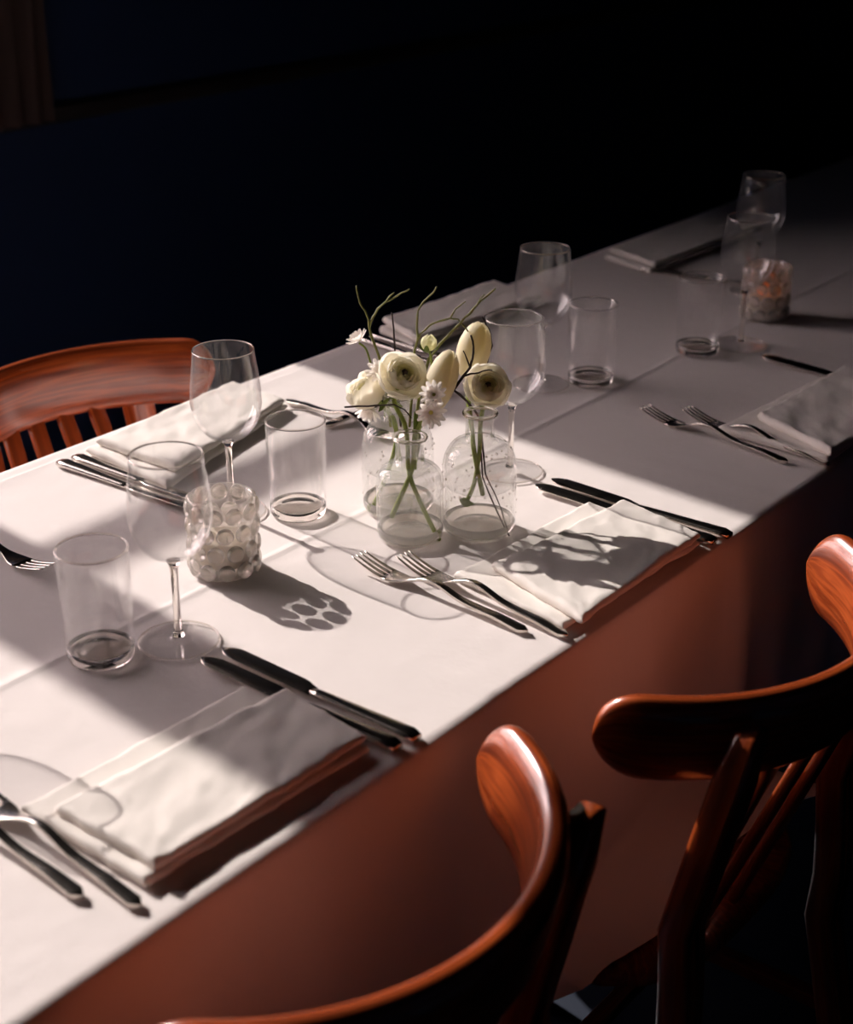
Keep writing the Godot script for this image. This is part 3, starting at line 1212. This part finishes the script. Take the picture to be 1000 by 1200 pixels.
func flowers() -> void:
	vase("smooth clear bottle vase in front with crossed green stems in water", on_table(481, 629), 0.0375, 0.066, 0.088, 0.0160, 0.1215, 0.049, 0.0)
	vase("dotted clear bottle vase beside the flower-shadowed napkin with brown twigs", on_table(561, 621), 0.0415, 0.074, 0.110, 0.0160, 0.1425, 0.055, 1.0)
	vase("dotted clear bottle vase hidden behind the smooth one", on_table(467, 596), 0.0415, 0.074, 0.110, 0.0160, 0.1425, 0.050, 1.0, false)
	var zf := 1.762
	var zr := 1.783
	var zb := 1.83
	# big open heads
	ranunculus("widest open cream ranunculus facing out over the smooth vase", dp(474, 437, 1.735), facing(0.28, 0.42, 0.86), 0.0295, 1.0,
		[dp(470, 448, 1.75), dp(462, 470, zf - 0.005), dp(474, 496, zf - 0.003), dp(478, 520, zf), dp(480, 556, zf), dp(498, 600, zf - 0.004), dp(515, 633, zf - 0.006)])
	ranunculus("half closed cream ranunculus drooping to the left of the widest one", dp(428, 456, 1.775), facing(-0.62, 0.62, 0.48), 0.0235, 0.25,
		[dp(434, 462, 1.785), dp(448, 476, zb - 0.03), dp(462, 492, zb - 0.01), dp(464, 520, zb), dp(452, 560, zb), dp(436, 596, zb - 0.01)])
	ranunculus("cream ranunculus with a dark eye leaning over the dotted vase", dp(572, 451, 1.755), facing(0.22, 0.28, 0.92), 0.0265, 0.75,
		[dp(568, 458, 1.775), dp(566, 478, zr), dp(563, 500, zr), dp(562, 530, zr), dp(556, 566, zr), dp(545, 592, zr)])
	# closed buds
	tulip("closed cream tulip bud leaning over the smooth vase", dp(504, 484, 1.735), dp(530, 411, 1.735), 0.0345,
		[dp(505, 480, 1.735), dp(494, 496, zf - 0.006), dp(486, 516, zf), dp(483, 550, zf), dp(466, 590, zf), dp(459, 606, zf)])
	tulip("closed cream tulip bud standing behind the dark-eyed ranunculus", dp(547, 444, 1.80), dp(564, 378, 1.80), 0.0385,
		[dp(548, 440, 1.80), dp(549, 470, zr + 0.004), dp(553, 500, zr), dp(556, 530, zr), dp(566, 580, zr)])
	# small blossoms
	daisy("small white daisy standing highest on the left", dp(421, 399, 1.80), facing(-0.50, 0.66, 0.42), 0.0150, 0.75, [dp(421, 402, 1.80), dp(429, 409, 1.80), dp(434, 424, 1.80), dp(446, 470, 1.81), dp(460, 492, zb - 0.01), dp(468, 540, zb)])
	daisy("white daisy between the two ranunculus heads", dp(447, 437, 1.765), facing(-0.15, 0.5, 0.8), 0.0185, 0.5, [dp(446, 440, 1.77), dp(452, 470, 1.80), dp(463, 496, zb - 0.008), dp(470, 540, zb)])
	daisy("white daisy hanging below the drooping ranunculus", dp(433, 479, 1.79), facing(-0.15, -0.70, 0.45), 0.0170, 0.8, [dp(434, 476, 1.79), dp(446, 474, 1.80), dp(462, 494, zb - 0.012), dp(466, 540, zb)])
	daisy("white daisy in front of the leaning tulip bud", dp(509, 463, 1.712), facing(-0.2, 0.25, 0.95), 0.0165, 0.7, [dp(508, 464, 1.716), dp(500, 486, 1.74), dp(490, 505, zf - 0.006), dp(487, 545, zf)])
	daisy("white daisy spreading over the neck of the smooth vase", dp(505, 483, 1.716), facing(0.15, -0.35, 0.92), 0.0180, 0.5, [dp(504, 482, 1.72), dp(497, 494, 1.745), dp(489, 508, zf - 0.006), dp(486, 545, zf)])
	# green bud: tight petals on a stalk
	var t := thing("flower_bud", "small green unopened bud among the twigs", "flower", Vector3.ZERO, 0, "cut flowers in the vases")
	var me := petal_mesh(0.0088, PI * 0.05, PI * 0.92, 0.8, 1.05, 0.05, 0.06)
	for q in 5:
		var o := part(me, "petal", M.petal_green_cream, t)
		o.basis = axis_basis(facing(0.1, 0.9, 0.3)) * Basis(Vector3.UP, TAU * q / 5.0)
		o.position = dp(503, 402, 1.77)
	for q in 4:
		var o := part(petal_mesh(0.0094, PI * 0.04, PI * 0.5, 0.4, 1.1, 0.0, 0.1), "sepal", M.leaf_green, t)
		o.basis = axis_basis(facing(0.1, 0.9, 0.3)) * Basis(Vector3.UP, TAU * q / 4.0 + 0.4)
		o.position = dp(503, 403, 1.77)
	stem_part(t, [dp(503, 409, 1.77), dp(506, 430, 1.775), dp(500, 470, 1.775), dp(490, 505, zf + 0.003), dp(487, 550, zf + 0.003)], 0.0014)
	# leaves below the big head
	for l in [["narrow green leaf curling under the widest ranunculus", [[446, 482], [456, 466], [476, 466]], 1.755], ["upright green leaf in the neck of the smooth vase", [[485, 548], [489, 510], [486, 482]], 1.768], ["small green leaf under the water of the dotted vase by the napkin", [[541, 584], [551, 592], [562, 587]], 1.765], ["pale leaf sheath under the drooping ranunculus", [[470, 478], [458, 472], [446, 462]], 1.78]]:
		var pts := curve(l[1].map(func(q): return dp(q[0], q[1], l[2])))
		var rows := []
		for i in pts.size():
			var s := float(i) / (pts.size() - 1)
			var w := 0.0045 * sin(PI * clampf(0.15 + 0.85 * s, 0, 1)) + 0.0003
			var row := PackedVector3Array()
			for j in 5:
				var u := (j - 2) / 2.0
				row.append(pts[i] + rt * u * w + up * u * w * 0.5 - fw * (0.0015 * (1 - u * u)))
			rows.append(row)
		var b := Build.new()
		b.grid(rows, false, false)
		single(b, "leaf", M.leaf_green, l[0], "leaf", "leaves in the vases")
	# twigs
	twig("forked green twig rising highest beside the small daisy", M.twig_green, 1.815, [
		[0.0016, [458, 500, 0.01], [452, 450], [445, 420], [437, 398], [433, 384], [432, 374], [428, 364], [422, 355], [419, 342], [418, 335]],
		[0.0014, [433, 384], [437, 372], [443, 362], [452, 354], [462, 349], [471, 343], [480, 339]],
		[0.0010, [453, 353], [457, 347], [462, 343]]])
	twig("short dark twig standing behind the widest ranunculus", M.twig_brown, 1.80, [[0.0013, [470, 500, 0.02], [464, 440], [463, 412], [462, 395], [460, 372], [459, 366]]])
	twig("bent green twig rising behind the green bud", M.twig_green, 1.79, [
		[0.0014, [480, 500, -0.02], [484, 440], [486, 410], [490, 394], [489, 378], [490, 364], [497, 353], [508, 343], [512, 336]],
		[0.0011, [487, 406], [493, 391], [504, 381], [516, 376], [528, 373], [537, 374], [543, 381], [549, 389], [550, 402]],
		[0.0009, [528, 373], [534, 362], [541, 357], [546, 353]]])
	twig("straight green twig slanting up over the tulip buds", M.twig_green, 1.785, [
		[0.0016, [484, 520, -0.02], [492, 460], [503, 420], [517, 402], [532, 386], [545, 372], [556, 361], [563, 353], [572, 346], [581, 338]],
		[0.0010, [545, 372], [553, 366], [559, 358], [563, 350], [568, 345]]])
	twig("dark brown twig branching between the buds and the dark-eyed ranunculus", M.twig_brown, 1.735, [
		[0.0016, [525, 466], [533, 455], [543, 441], [551, 431], [554, 420], [555, 406], [552, 393]],
		[0.0010, [543, 441], [552, 438], [561, 437], [570, 434], [577, 434]],
		[0.0013, [533, 458], [545, 468, 0.02], [556, 480, 0.04], [562, 492, 0.048], [563, 520, 0.048], [566, 560, 0.048], [582, 598, 0.035], [597, 628, 0.02]],
		[0.0009, [551, 431], [547, 420], [543, 411]],
		[0.0010, [564, 500, 0.05], [569, 555, 0.05], [579, 576, 0.045], [588, 598, 0.035], [594, 618, 0.025]]])
	twig("dark curved twig beside the rim of the wine glass", M.twig_brown, 1.80, [[0.0012, [564, 505, -0.015], [566, 460], [571, 424], [577, 405], [575, 392], [570, 381], [565, 371]]])
	twig("thin brown twig lying level below the drooping ranunculus", M.twig_brown, 1.74, [[0.0010, [404, 477], [420, 476], [442, 475], [462, 474], [474, 480], [482, 490]]])
